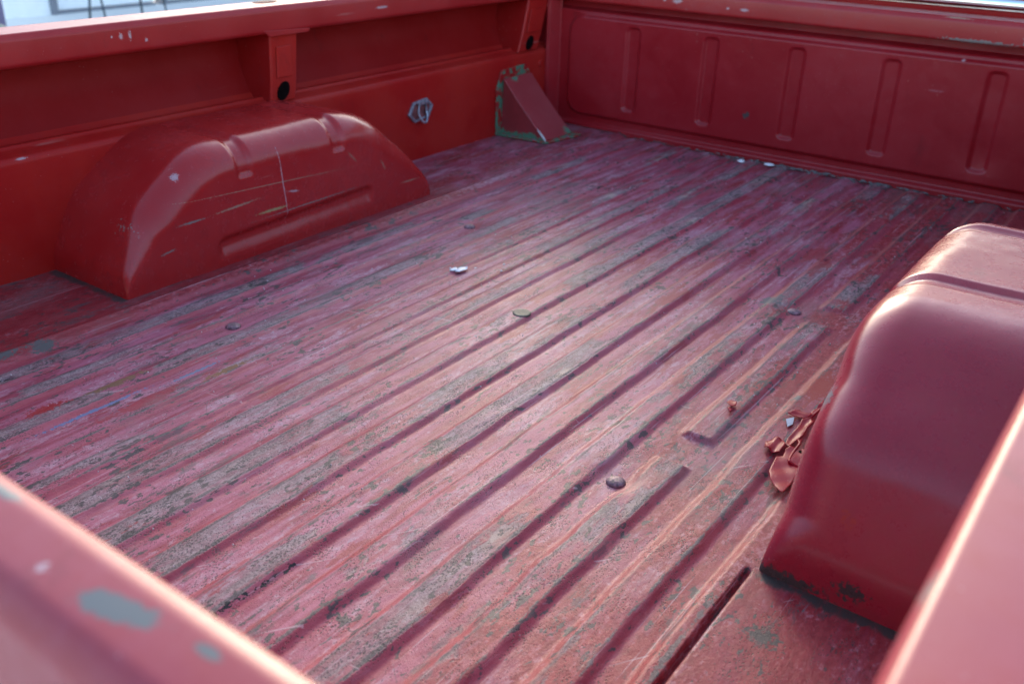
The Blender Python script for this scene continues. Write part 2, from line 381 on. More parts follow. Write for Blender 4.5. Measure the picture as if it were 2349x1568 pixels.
M_CHROME = simple('bright_trim', (.86, .86, .88), .12, 1, .03, 30, .02)
M_CHIP = simple('white_chip', (.80, .82, .84), .4, 0, .1)
M_PEEL = paint('peeling_paint', [], dust=.05, fade=.02, rough=(.3, .42), base=(.30, .003, .012), base2=(.35, .006, .022), spec=.25, coat=0)
M_CRUMB = simple('grit', (.13, .115, .11), .7, 0, .6, 300)
M_GLASS = NT('window_glass').out((.035, .04, .05), .05, .5)
M_CONC = simple('pale_concrete', (.90, .86, .78), .8, 0, .05, 6, .1)
M_WALL = simple('white_render', (.88, .88, .88), .7, 0, .03, 8, .1)
M_FRAME = simple('grey_frame', (.20, .21, .25), .4, .2, .1)
M_PANE = simple('grey_panel', (.20, .20, .23), .5, 0, .06, 5)
M_SILL = simple('white_sill', (.82, .84, .86), .5, 0, .04)
M_IRON = simple('black_iron', (.03, .045, .06), .4, .2, .2)
M_POST = simple('violet_grey_post', (.13, .11, .20), .5, 0, .15)
M_STONE = simple('pale_stone', (.42, .40, .30), .8, 0, .2, 12, .4)

# ================================================================ the truck
truck = empty('pickup_truck', (0, 0, 0))
tag(truck, 'faded red pickup truck with an empty, scraped ribbed cargo bed', 'pickup truck')

# ---- floor: pressed ribs as a height field
xs = np.unique(np.round(np.concatenate([np.arange(0, .28, .006), np.arange(.28, 1.51, .0024), np.arange(1.51, W+.003, .006)]), 5)); xs[-1] = W
ys = np.arange(Y0, L+.002, .0034); ys[-1] = L
X, Y = np.meshgrid(xs, ys, indexing='ij')
RIB = [.378, .450, .537, .619, .702, .779, .872, .964, 1.057, 1.149, 1.242, 1.334, 1.427]
Z = np.zeros_like(X); top = np.zeros_like(X); slope = np.zeros_like(X); wear = np.zeros_like(X); edge = np.zeros_like(X); line = np.zeros_like(X); left = np.zeros_like(X)
amp = .0004+.0018*ss(X, .9, 1.35)*ss(Y, 1.1, .0)
Xw = X+(fbm(X*4, Y*7, 3)-.5)*amp*3.2+(fbm(X*30, Y*26, 4, 3)-.5)*(.0020+.002*ss(X, .8, 1.3))
BOLTS = [(.469, .061), (.459, .758), (1.263, .065), (1.243, .775)]
for i, xr in enumerate(RIB):
    wt = .032 if i > 4 else .028
    sl_ = .015 if i > 4 else .012
    h = .0070*(.54+.50*float(ss(np.array(xr), .5, 1.15)))
    up = ss(Xw, xr-2*sl_-wt, xr-sl_-wt); dn = 1-ss(Xw, xr-sl_, xr)
    prof = up*dn
    if i == 0: h = .004
    brk = np.ones_like(X)
    if i == 11:
        brk = 1-ss(Y, .150, .160)*(1-ss(Y, .228, .240)); brk = brk*(1-ss(Y, .735, .745)*(1-ss(Y, .82, .832)))
    Z += prof*h*brk
    top = np.maximum(top, prof**3*brk)
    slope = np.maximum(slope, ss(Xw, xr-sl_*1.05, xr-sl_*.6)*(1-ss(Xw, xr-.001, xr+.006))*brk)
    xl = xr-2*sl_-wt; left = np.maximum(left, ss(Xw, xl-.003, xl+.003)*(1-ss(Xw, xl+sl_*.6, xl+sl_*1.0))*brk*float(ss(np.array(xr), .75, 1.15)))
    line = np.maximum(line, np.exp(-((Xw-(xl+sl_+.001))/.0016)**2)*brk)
    n = fbm(Y*3.2+i*7.3, X*6, 20+i, 3)
    k = [.55, .30, .38, .46, .50, .60, .60, .52, .66, .48, .42, .28, .28][i]
    k = (k-.06)*(1-.25*ss(Y, .9, 1.6))
    wear = np.maximum(wear, ss(prof, .75, .97)*brk*np.clip(k+(n-.5)*2.2, 0, 1))
    e = np.exp(-((Xw-(xr-sl_))/.0035)**2)+.7*np.exp(-((Xw-(xr-sl_-wt))/.0028)**2)
    edge = np.maximum(edge, e*brk*(.65+.5*fbm(Y*5+i*3.1, X*3, 60+i, 3)))
left = np.maximum(left, ss(Xw, 1.447, 1.453)*(1-ss(Xw, 1.462, 1.468)))
h = .0085
st = 1-ss(Xw, .292, .312); Z += st*h                     # left flat strip
rt = ss(Xw, 1.452, 1.466); Z += rt*h                     # right flat strip
bead = np.exp(-((X-.281)/.007)**2)*.004; Z += bead       # bead beside the wheel well
slope = np.maximum(slope, ss(Xw, .296, .302)*(1-ss(Xw, .312, .332)))
edge = np.maximum(edge, .85*np.exp(-((Xw-1.475)/.006)**2)*ss(-Y, .0, .12))
seam = np.exp(-((X-1.4855)/.0032)**4)*(1-ss(Y, -.012, .0)); Z -= seam*.014
Z += (fbm(X*9, Y*9, 5)-.5)*.0022+(fbm(X*28, Y*14, 6)-.5)*.0010
Z += (fbm(X*5, Y*4, 9)-.5)*.004*ss(X, .9, 1.3)
for bx_, by_ in BOLTS:
    r = np.hypot(X-bx_, Y-by_); Z = Z*(1-np.exp(-(r/.030)**4)*.8)-np.exp(-(r/.028)**2)*.0015
r = np.hypot(X-1.30, Y-.195); wear = np.maximum(wear, 0)
hole = np.zeros_like(X)
HOLES = [(1.201, 1.070, .006)]
def bpz(u, v, z=.008):
    dd = F*1.0+RR*((u-1174.5)/2171.97)-UU*((v-784)/2171.97); o = Vector((1.7679, -.9003, .7379))
    t = (z-o.z)/dd.z; p = o+dd*t; return p.x, p.y
rs = random.Random(3)
for t_ in range(0):
    f_ = t_/15; gx, gy = bpz(515+f_*195+rs.uniform(-5, 5), 1418-f_*125+rs.uniform(-6, 6))
    HOLES.append((gx, gy, rs.choice([.0022, .003, .0042, .0024])))
for u, v, r_ in ((20, 862, .006), (6, 866, .006)): HOLES.append((*bpz(u, v), r_))
for hx, hy, hr in HOLES:
    r = np.hypot((X-hx)*1.15, Y-hy)*(1+.5*(fbm(X*200, Y*200, 70, 2)-.5)); k = 1-ss(r, hr*.7, hr*1.15)
    hole = np.maximum(hole, k*1.7); Z -= k*.008
for (u0, v0), (u1, v1), wd, st_ in (((512, 1420), (700, 1300), .0055, .80), ((1120, 990), (1165, 962), .003, .62)):
    ax, ay = bpz(u0, v0); bx2, by2 = bpz(u1, v1); ax -= .019; bx2 -= .019; dx, dy = bx2-ax, by2-ay; ll = math.hypot(dx, dy)
    tt = np.clip(((X-ax)*dx+(Y-ay)*dy)/ll**2, 0, 1); dd_ = np.hypot(X-ax-tt*dx, Y-ay-tt*dy)
    band = np.exp(-(dd_/wd)**2)*st_; hole = np.maximum(hole, band); Z -= band*.0015
gx, gy = bpz(600, 1360)
wear = np.maximum(wear, (1-.9*slope)*np.exp(-(((X-gx+.030)/.021)**4+((Y-gy)/.13)**4)))
gx, gy = bpz(1160, 965)
wear = np.maximum(wear, (1-.9*slope)*.9*np.exp(-(((X-gx+.016)/.017)**4+((Y-gy)/.15)**4)))
dirt = np.zeros_like(X)
# along the rear base of both wheel wells and in the front joint
for x0, x1 in ((0, A), (W-A, W)):
    inx = ss(X, x0-.01, x0+.005)*(1-ss(X, x1-.005, x1+.012))
    dirt = np.maximum(dirt, inx*np.exp(-(np.abs(Y+.006)/.018)**2)*.95)
    dirt = np.maximum(dirt, inx*np.exp(-(np.abs(Y-.87)/.02)**2)*.7)
dirt = np.maximum(dirt, np.exp(-((Y-L+.014)/.012)**2)*1.25)
dirt = np.maximum(dirt, .5*np.exp(-((X-.345)/.006)**2)*ss(Y, .9, .2))
dirt = np.maximum(dirt, np.exp(-((X-W+.0)/.01)**2)*.4)
fresh = np.clip(.12+.55*ss(X, 1.02, 1.42)+.33*ss(Y, .75, 1.6)-.35*ss(X, .75, .4), 0, 1)
strips = (1-ss(X, .30, .345))
fresh = np.maximum(fresh, strips*(1-.55*ss(Y, .85, 1.0)))
fresh = np.maximum(fresh, ss(X, 1.455, 1.47)*.8)
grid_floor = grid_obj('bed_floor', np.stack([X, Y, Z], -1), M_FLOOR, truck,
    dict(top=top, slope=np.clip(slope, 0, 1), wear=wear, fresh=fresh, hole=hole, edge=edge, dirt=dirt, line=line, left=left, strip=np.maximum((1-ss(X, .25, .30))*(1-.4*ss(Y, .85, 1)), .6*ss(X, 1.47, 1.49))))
grid_floor['label'] = 'ribbed bed floor, scraped pink and grey'
# small fittings in the floor
def dome(name, x, y, z, r, h, mat, parent, rim=True):
    bm = bmesh.new(); rings = []
    prof = [(0, h), (r*.35, h*.95), (r*.65, h*.75), (r*.88, h*.42), (r, 0), (r, -.002)]
    if rim: prof = [(0, h*.7), (r*.3, h*.62), (r*.5, h*.75), (r*.8, h), (r*.95, h*.6), (r, 0), (r, -.002)]
    n = 24
    c = bm.verts.new((x, y, z+prof[0][1]))
    for rr, hh in prof[1:]: rings.append([bm.verts.new((x+rr*math.cos(2*math.pi*k/n), y+rr*math.sin(2*math.pi*k/n), z+hh)) for k in range(n)])
    for k in range(n): bm.faces.new((c, rings[0][k], rings[0][(k+1) % n]))
    for a, b in zip(rings[:-1], rings[1:]):
        for k in range(n): bm.faces.new((a[k], b[k], b[(k+1) % n], a[(k+1) % n]))
    return finish(name, bm, mat, parent, True)
for j, (bx_, by_) in enumerate(BOLTS):
    dome('bolt_head', bx_, by_, .0005, .0135, .0042, M_BOLT, grid_floor, rim=False)
dome('drain_plug', .846, .427, .0066, .0175, .0012, M_PLUG, grid_floor)['label'] = 'flat olive oval plug in the middle of the floor'

# ---- wheel wells
def wheel_well(side):
    prof = [(0, 0), (.004, .045), (.062, .150), (.205, .249), (.665, .249), (.80, .135), (.870, .045), (.872, 0)]
    rad = [0, .02, .03, .055, .10, .08, .03, 0]
    if side == 'R': prof = [(y, z*1.165) for y, z in prof]
    pr = fillet(prof, rad, 14)
    # resample evenly
    P = np.array(pr); sgl = np.r_[0, np.cumsum(np.hypot(*np.diff(P, axis=0).T))]
    n = 230; s = np.linspace(0, sgl[-1], n); py = np.interp(s, sgl, P[:, 0]); pz = np.interp(s, sgl, P[:, 1])
    ty, tz = np.gradient(py), np.gradient(pz); ln = np.hypot(ty, tz); ny, nz = -tz/ln, ty/ln   # outward normal
    r = .066 if side == 'L' else .064
    rp_ = r*np.clip(pz/(.17 if side == 'L' else .085), .10, 1)
    rows = []; nor = []; par = []
    for u in np.linspace(0, 1, 34):
        rows.append(np.stack([-.001+(A-rp_+.001)*u, py, pz], -1)); nor.append(np.stack([0*py, ny, nz], -1)); par.append(0)
    for t in np.linspace(0, math.pi/2, 18)[1:]:
        f = rp_*(1-math.cos(t)); x = A-rp_+rp_*math.sin(t)
        rows.append(np.stack([x, py-ny*f, np.maximum(pz-nz*f, 0)], -1)); par.append(math.sin(t))
        nor.append(np.stack([np.full(n, math.sin(t)), ny*math.cos(t), nz*math.cos(t)], -1))
    last = rows[-1]; y0 = np.clip(last[:, 1], .0, .872); m = 44
    for k in range(1, m+1):
        t = k/m
        rows.append(np.stack([np.full(n, A), last[:, 1]*(1-t)+y0*t, last[:, 2]*(1-t)], -1)); par.append(1.0)
        nor.append(np.stack([np.ones(n), 0*py, 0*py], -1))
    G = np.array(rows); N = np.array(nor); par = np.array(par)[:, None]
    Hh = 1 if side == 'L' else 1.165
    y, z = G[..., 1], G[..., 2]
    # cross grooves over the top, running out on the inner face
    dep = 0
    for yc in ((.300, .560) if side == 'L' else (.325, .585)):
        e = np.maximum(np.abs(y-yc)-.019, (.178*Hh-z))
        dep = dep+.0065*(1-ss(e, -.006, .003))*ss(G[..., 0], .0, .03)
    G = G-N*dep[..., None]
    x, y, z = G[..., 0].copy(), G[..., 1].copy(), G[..., 2].copy()
    inner = ss(par*np.ones_like(x), .9, 1)
    if side == 'L':      # long pressed groove low on the inner face: sharp upper lip, open lower one
        zc = z-.046-(y-.44)*.03; dd = sdrr(y, zc, .44, 0, .225, .030, .024)
        x = x-(1-ss(dd, -.016, .004))*inner*.011*np.sin(np.pi*np.clip((zc+.030)/.060, 0, 1)**1.9)
    else:
        k = np.exp(-(((y-.150)/.030)**2+((z-.205)/.022)**2)); x = x-k*.004*ss(par, .3, .9)
        k = np.exp(-(((y-.135)/.02)**2+((z-.215)/.016)**2)); z = z-k*.002
        k = np.exp(-(((y-.02)/.03)**2+((z-.045)/.02)**2)); x = x-k*.010*inner
    # slight panel waviness
    nz_ = (fbm(y*9+3, z*9+x*9, 31 if side == 'L' else 41)-.5)
    x = x+nz_*.004*inner; z = z+nz_*.004*ss(z, .02, .08)
    x = np.where(G[..., 0] < .001, -.001, x)
    if side == 'R': x = W-x
    P3 = np.stack([x, y, z+.0035], -1)
    o = grid_obj('wheel_well', P3, M_WELL_L if side == 'L' else M_WELL_R, truck, flip=(side == 'L'))
    o['label'] = 'glossy red wheel well with a pressed groove low on its side' if side == 'L' else 'dented right wheel well beside the peeling paint'
    return o
wl = wheel_well('L'); wr = wheel_well('R')

# ---- body sides (inner wall, ledge, outer skin) and rails
def extrude_profile(name, prof, y0, y1, mat, parent, mirror=False, step=.04, wav=.0012, seed=1):
    P = np.array(prof); yy = np.arange(y0, y1+step*.5, step); yy[-1] = y1
    G = np.zeros((len(P), len(yy), 3))
    G[..., 0] = P[:, 0:1]; G[..., 2] = P[:, 1:2]; G[..., 1] = yy[None]
    G[..., 0] += (fbm(G[..., 1]*4, G[..., 2]*9, seed)-.5)*wav*2
    G[..., 2] += (fbm(G[..., 1]*5, G[..., 0]*9+3, seed+5)-.5)*wav
    if mirror: G[..., 0] = W-G[..., 0]
    return grid_obj(name, G, mat, parent, flip=not mirror)
def side(mirror):
    prof = fillet([(0, -.01), (0, .240), (-.028, .250), (-.034, .257), (-.041, .257), (-.045, .250), (-.064, .250), (-.074, .262)],
                  [0, .012, .012, .002, .002, .002, .004, 0], 4)
    prof = dense(prof, .02)
    o = extrude_profile('bed_side', prof, Y0-.01, L, M_SIDE, truck, mirror, .03, .0012, 81 if mirror else 80)
    sk = dense(fillet([(-.0735, .2595), (-.112, .33), (-.120, .45)], [0, .03, 0], 5), .02)
    extrude_profile('outer_skin', sk, Y0-.01, L, M_SKIN_SHADE, o, mirror, .03, .0012, 85)
    rp = fillet([(-.02, .404), (.006, .402), (.013, .409), (.012, .452), (.006, .463), (-.06, .4655), (-.128, .455), (-.140, .43), (-.142, .25), (-.12, -.25)],
                [0, .004, .004, .004, .004, .012, .015, .05, 0], 5)
    rail = extrude_profile('bed_rail', dense(rp, .03), Y0-.06, L+.06, M_RAIL_R if mirror else M_RAIL, o, mirror, .03, .0008, 83 if mirror else 82)
    return o, rail
sideL, railL = side(False); sideR, railR = side(True)
sideL['label'] = 'left inner wall with a stepped ledge under the recess'
# stake pockets
for yh in (.63, 1.69):
    bm = bmesh.new(); prism(bm, [(-.045+.016*math.cos(t), yh+.034*math.cos(t+math.pi/2), .4652) for t in np.linspace(0, 2*math.pi, 21)[:-1]], (0, 0, .0008))
    finish('stake_hole', bm, simple('hole_dark_red', (.10, .008, .008), .7), railL)
def stake(yb0, yb1, yt0, yt1, tabs=True):
    bm = bmesh.new(); zb, zk, zt = .246, .296, .412
    def sec(t):     # front face y-range at height fraction
        return yb0+(yt0-yb0)*t, yb1+(yt1-yb1)*t
    f = .004
    zs = [zb, .262, .280, zk, .32, .37, .395, zt]
    ring = []
    for z in zs:
        t = (z-zb)/(zt-zb); a, b = sec(t); c = .008
        xin = -.001 if z > .30 else -.001-.004*(.30-z)/.05
        ring.append([(-.112, a-.004, z), (xin-.004, a, z), (xin, a+c*.5, z), (xin, b-c*.5, z), (xin-.004, b, z), (-.112, b+.008, z)])
    V = [[bm.verts.new(p) for p in r] for r in ring]
    for i in range(len(V)-1):
        for k in range(5): bm.faces.new((V[i][k], V[i][k+1], V[i+1][k+1], V[i+1][k]))
    o = finish('stake_pocket', bm, M_SIDE, sideL, False); o.data.materials.append(M_SKIN_SHADE)
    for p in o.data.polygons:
        if p.normal.x < .5: p.material_index = 1  # pocket sides take the darker red with recess shade in its colour
    # raised plate on the front, hole below it
    a0, b0 = sec(.40); a1, b1 = sec(.82); bm = bmesh.new()
    prism(bm, [(.0005, a0+.014, .302), (.0005, b0-.018, .302), (.0005, b1-.026, .372), (.0005, a1+.014, .372)], (.0035, 0, 0))
    finish('pocket_pad', bm, M_SIDE, o, False, .002)
    bm = bmesh.new(); am, bmx = sec(.15); yc = (am+bmx)/2-.004; n = 20
    prism(bm, [(.0015, yc+.017*math.cos(2*math.pi*k/n)+.006*math.sin(2*math.pi*k/n), .270+.021*math.sin(2*math.pi*k/n)) for k in range(n)], (-.006, 0, 0))
    finish('pocket_hole', bm, M_DARK, o)
    if tabs:
        bm = bmesh.new(); prism(bm, [(.0145, a1-.03, .412), (.0145, b1+.03, .406), (.0145, b1+.022, .398), (.0145, a1-.012, .398)], (-.004, 0, 0))
        finish('pocket_tab', bm, M_RAIL, o, False, .001)
    return o
stake(.590, .668, .600, .684)
s2 = stake(1.585, 1.690, 1.635, 1.745, False)
bmh = bmesh.new()
# round embossed bolt boss near the corner
dm = dome('corner_rivet', 0, 0, 0, .011, .004, M_SIDE, sideL)
dm.rotation_euler = (0, R(90), 0); dm.location = (.0012, 1.704, .200)

# ---- tie down fitting on the left wall
tie = empty('tie_down', (0, 1.11, .145), sideL)
def hexring(a, b, wdt):
    pts = []
    for k in range(6):
        pass
    return pts
bm = bmesh.new()
hexo = [(-.052, -.006), (-.030, .026), (.026, .032), (.052, .008), (.034, -.022), (-.028, -.030)]
def ringplate(bm, outer, k, x0, x1):
    inner = [(y*k, z*k) for y, z in outer]; n = len(outer)
    vo = [[bm.verts.new((x, y, z)) for y, z in outer] for x in (x0, x1)]
    vi = [[bm.verts.new((x, y, z)) for y, z in inner] for x in (x0, x1)]
    for i in range(n):
        j = (i+1) % n
        bm.faces.new((vo[1][i], vo[1][j], vi[1][j], vi[1][i])); bm.faces.new((vo[0][i], vo[0][j], vo[1][j], vo[1][i]))
        bm.faces.new((vi[1][i], vi[1][j], vi[0][j], vi[0][i]))
ringplate(bm, hexo, .80, .001, .008)
finish('tie_rim', bm, M_TIE, tie, False, .0015)
bm = bmesh.new(); prism(bm, [(.0015, y*.82, z*.82) for y, z in hexo], (.001, 0, 0)); finish('tie_plate', bm, simple('tie_plate_paint', (.20, .06, .06), .5, 0, .4), tie)
bm = bmesh.new()
tube(bm, [(.008+.010*max(0, -math.sin(t)), .004+.017*math.cos(t), -.004+.028*math.sin(t)) for t in np.linspace(0, 2*math.pi, 21)], .0034, 8, False)
finish('tie_ring', bm, M_TIE, tie, True)
bm = bmesh.new(); box(bm, (.003, -.014, .016), (.013, .024, .026)); finish('ring_clip', bm, M_TIE, tie, False, .002)

# ---- corner gusset
gus = empty('corner_gusset', (0, 0, 0), truck); gus['label'] = 'triangular corner gusset with green paint showing through'
y0, y1, hz, fx = 1.490, 1.635, .178, .172
bm = bmesh.new()
def q(*ps): bm.faces.new([bm.verts.new(p) for p in ps])
zf = .012
q((.004, y0, zf), (fx, y0, zf), (.012, y0, hz)); 
finish('gusset_side', bm, M_GUSSET, gus).modifiers.new('s', 'SOLIDIFY').thickness = .003
bm = bmesh.new(); n = 6
sl1 = [(.010, hz+.004), (.016, hz+.001), (fx*.35+.008, hz*.66+.004), (fx*.7+.008, hz*.31+.006), (fx+.004, zf+.004)]
for a, b in zip(sl1[:-1], sl1[1:]): q((a[0], y0-.002, a[1]), (a[0], y1, a[1]), (b[0], y1, b[1]), (b[0], y0-.002, b[1]))
bmesh.ops.remove_doubles(bm, verts=bm.verts, dist=1e-5)
o = finish('gusset_ramp', bm, paint('gusset_ramp_paint', [((.6, .62, .6), (fx*.93, y0, .03), (.02, .004, .03), (0, 0, 0)), (GRN, (fx, y1-.01, .02), (.02, .02, .02), (0, 0, 0)), (GRN, (.02, y0+.05, hz), (.01, .015, .01), (0, 0, 0))],
    fade=.9, rough=(.3, .45), base=(.29, .03, .035), base2=(.33, .06, .065)), gus); mm = o.modifiers.new('s', 'SOLIDIFY'); mm.thickness = .004
bv = o.modifiers.new('b', 'BEVEL'); bv.width = .002; bv.segments = 2
bm = bmesh.new()
prism(bm, [(.002, y0-.028, zf), (.002, y0-.028, .150), (.002, y0-.004, .206), (.002, y1-.02, .210), (.002, y1, .19), (.002, y1, zf)], (.004, 0, 0))
finish('wall_flange', bm, M_FLANGE, gus, False, .0015)
bm = bmesh.new()
prism(bm, [(.0, y0-.026, .0105), (fx+.015, y0-.014, .0105), (fx+.038, y1-.02, .0105), (fx+.030, y1+.02, .0105), (.0, y1+.01, .0105)], (0, 0, .004))
finish('floor_flange', bm, M_FLANGE, gus, False, .001)
for px, py in ((.06, y0-.012), (.135, y0-.008), (fx+.02, y1-.05)):
    dome('rivet', px, py, .0145, .006, .003, M_BOLT, gus, False)

# ---- bulkhead
xs = np.arange(-.135, W+.136, .0036); zs = np.arange(-.008, .401, .0024)
X, Zz = np.meshgrid(xs, zs, indexing='ij')
d = sdrr(X, Zz, W/2, .201, W/2-.075, .150, .05)
emb = .013*(1-ss(d, -.004, .010))
emb += .004*np.exp(-((Zz-.361)/.004)**2)*(1-ss(np.abs(X-W/2), W/2-.11, W/2-.07))
for k in range(6):
    cx = .305+k*.2585-(.0)
    dr = sdrr(X, Zz, cx, .207, .0245, .128, .016)
    emb -= .0085*(1-ss(dr, -.008, .002))
emb -= .034*ss(Zz, .368, .372)
fl = .012*(1-ss(Zz, .014, .026))
emb += fl*(1-ss(np.abs(X-W/2), W/2-.04, W/2-.02))
emb += (fbm(X*6, Zz*7, 90)-.5)*.004
emb -= .006*np.exp(-((X-1.345)/.05)**2-((Zz-.13)/.05)**2)
Yb = L-.002-emb
blk = grid_obj('bulkhead', np.stack([X, Yb, Zz], -1), M_BULK, truck, flip=True)
blk['label'] = 'front wall of the bed with upright pressed ribs'
# corner post between side and bulkhead
bm = bmesh.new()
prism(bm, [(-.02, L-.001, -.005), (.0016, 1.728, -.005), (.012, 1.732, -.005), (.030, L-.006, -.005), (.036, L-.001, -.005)], (0, 0, .41))
finish('corner_post', bm, M_BULK, truck, False, .004, 3)
bm = bmesh.new()
prism(bm, [(W+.02, L-.001, -.005), (W-.0016, 1.728, -.005), (W-.012, 1.732, -.005), (W-.030, L-.006, -.005), (W-.036, L-.001, -.005)], (0, 0, .41))
finish('corner_post', bm, M_BULK, truck, False, .004, 3)
# header rail on top of the bulkhead
hp = dense(fillet([(L+.02, .396), (L-.030, .397), (L-.034, .402), (L-.032, .446), (L-.024, .4545), (L+.035, .458), (L+.045, .45), (L+.045, .30)], [0, .003, .004, .005, .006, .006, .004, 0], 4), .02)
P = np.array(hp); xx = np.arange(-.01, W+.02, .03)
G = np.zeros((len(P), len(xx), 3)); G[..., 0] = xx[None]; G[..., 1] = P[:, :1]; G[..., 2] = P[:, 1:2]
G[..., 2] += (fbm(G[..., 0]*5, G[..., 1]*5, 14)-.5)*.0016
grid_obj('header_rail', G, M_HEAD, truck)['label'] = 'top rail of the bulkhead with chipped paint'
# ---- tailgate
gp = dense(fillet([(-.735, .10), (-.728, .44), (-.722, .4585), (-.733, .4625), (-.764, .4605), (-.7745, .449), (-.776, .30), (-.786, .29), (-.79, .05)], [0, .02, .004, .004, .006, .006, .01, .01, 0], 5), .01)
P = np.array(gp); xx = np.arange(.01, W-.004, .02)
G = np.zeros((len(P), len(xx), 3)); G[..., 0] = xx[None]; G[..., 1] = P[:, :1]; G[..., 2] = P[:, 1:2]
G[..., 2] += (fbm(G[..., 0]*6, G[..., 1]*9, 24)-.5)*.002
grid_obj('tailgate', G, M_GATE, truck, flip=True)['label'] = 'closed tailgate, its top edge worn to grey patches'
# ---- cab behind the bulkhead
cab = empty('cab', (0, L, 0), truck)
M_CAB = paint('cab_paint', [], fade=.1, rough=(.12, .25))
bm = bmesh.new(); box(bm, (.02, .085, -.3), (W-.02, .16, .500)); finish('cab_back', bm, M_CAB, cab, False, .02, 3)
bm = bmesh.new(); prism(bm, [(.06, .086-.016*math.sin(t), .481+.018*math.cos(t)) for t in np.linspace(0, math.pi, 15)], (W-.12, 0, 0)); finish('chrome_trim', bm, M_CHROME, cab, True)
bm = bmesh.new(); box(bm, (.10, .12, .52), (.20, .20, .90)); box(bm, (W-.20, .12, .52), (W-.10, .20, .90)); box(bm, (.10, .12, .90), (W-.10, 1.2, .96)); box(bm, (.04, .12, .500), (W-.04, .20, .53))
finish('cab_frame', bm, M_CAB, cab, False, .015, 3)

# ---- peeling paint at the foot of the right wheel well
def sheet(name, outline, z0, zf, mat, parent, thick=.0009, label=None):
    """outline in picture-plan metres (x, y); zf(x, y) gives curl height"""
    bm = bmesh.new(); vs = [bm.verts.new((x, y, 0)) for x, y in outline]; bm.faces.new(vs)
    bmesh.ops.triangulate(bm, faces=bm.faces)
    for _ in range(4): bmesh.ops.subdivide_edges(bm, edges=[e for e in bm.edges if e.calc_length() > .004], cuts=1, use_grid_fill=True)
    bmesh.ops.triangulate(bm, faces=bm.faces)
    for v in bm.verts:
        v.co.z = z0+zf(v.co.x, v.co.y)+.0012*math.sin(v.co.x*160+1)*math.sin(v.co.y*120)
    o = finish(name, bm, mat, parent, True); sm = o.modifiers.new('t', 'SOLIDIFY'); sm.thickness = thick
    if label: o['label'] = label
    return o
def outl(px, z=.010): return [bpz(u, v, z) for u, v in px]
cx_, cy_ = bpz(1800, 1085)
peel = empty('peeling_paint', (0, 0, 0), truck)
def curl(ax, ay, k, c0):
    return lambda x, y: k*max(0, (x-c0[0])*ax+(y-c0[1])*ay)**2
sheet('paint_sheet', outl([(1763, 1082), (1766, 1102), (1776, 1118), (1788, 1134), (1796, 1135), (1812, 1116), (1835, 1080), (1848, 1050), (1850, 1036), (1826, 1034), (1812, 1028), (1800, 1036), (1795, 1050), (1780, 1050), (1772, 1066)]),
      .014, lambda x, y: 1.2*((x-cx_)**2)+.5*((y-cy_)**2)-.002, M_PEEL, peel)
sheet('paint_sheet', outl([(1755, 1016), (1778, 1008), (1797, 1014), (1800, 1030), (1786, 1044), (1770, 1040), (1752, 1030)]),
      .013, lambda x, y: .002*math.sin(x*400)+.002, M_PEEL, peel)
sheet('paint_sheet', outl([(1806, 950), (1832, 944), (1840, 952), (1850, 956), (1868, 944), (1888, 922), (1890, 930), (1872, 954), (1852, 964), (1838, 962), (1822, 958)]),
      .013, lambda x, y: .002+.0015*math.sin(y*300), M_PEEL, peel)
sheet('paint_sheet', outl([(1806, 1008), (1826, 988), (1838, 968), (1860, 960), (1864, 975), (1848, 990), (1842, 1006), (1824, 1018), (1808, 1030), (1800, 1022)]),
      .012, lambda x, y: .002+.0015*math.sin(x*300), M_PEEL, peel)
for px, rr in (([(1868, 958), (1852, 975), (1840, 995), (1836, 1010)], .0020), ([(1832, 1000), (1836, 1012), (1822, 1026), (1812, 1044), (1812, 1052), (1826, 1058), (1850, 1062)], .0022), ([(1890, 925), (1872, 942), (1856, 952), (1842, 950)], .0024)):
    bm = bmesh.new(); pts = [(*bpz(u, v, .02), .014+.002*math.sin(i*2)) for i, (u, v) in enumerate(px)]
    dn = []
    for a, b in zip(pts[:-1], pts[1:]):
        for t in np.linspace(0, 1, 5)[:-1]: dn.append(tuple(a[k]+(b[k]-a[k])*t for k in range(3)))
    dn.append(pts[-1]); tube(bm, dn, rr, 8); finish('paint_curl', bm, M_PEEL, peel, True)
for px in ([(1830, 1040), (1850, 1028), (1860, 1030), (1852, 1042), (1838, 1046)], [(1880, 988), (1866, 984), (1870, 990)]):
    bm = bmesh.new(); prism(bm, [(*p, .0135) for p in outl(px)], (0, 0, .0006)); finish('gap_shadow_hole', bm, M_DARK, peel).name = 'gap_shadow_patch'  # flat dark patches paint in the shade of gaps between the peeling sheets
bm = bmesh.new(); prism(bm, [(*p, .0105) for p in outl([(1803, 962), (1822, 958), (1818, 974), (1806, 980)])], (0, 0, .001)); finish('bare_patch', bm, simple('bare_blue_grey', (.33, .38, .44), .5), peel)
for px in ([(1996*.8342+0, 930), (1672, 922), (1690, 928), (1686, 938), (1674, 944)], ):
    o = sheet('paint_flake', outl([(1666, 925), (1676, 920), (1690, 926), (1688, 934), (1676, 936)]), .011, lambda x, y: .002, M_PEEL, None, label=None)
    tag(o, 'larger of two pink paint flakes lying close together on the interrupted rib', 'paint flake', 'loose paint flakes')
o = sheet('paint_flake', outl([(1668, 938), (1674, 936), (1680, 942), (1674, 947)]), .011, lambda x, y: .002, M_PEEL, None)
tag(o, 'smaller of two pink paint flakes lying close together on the interrupted rib', 'paint flake', 'loose paint flakes')

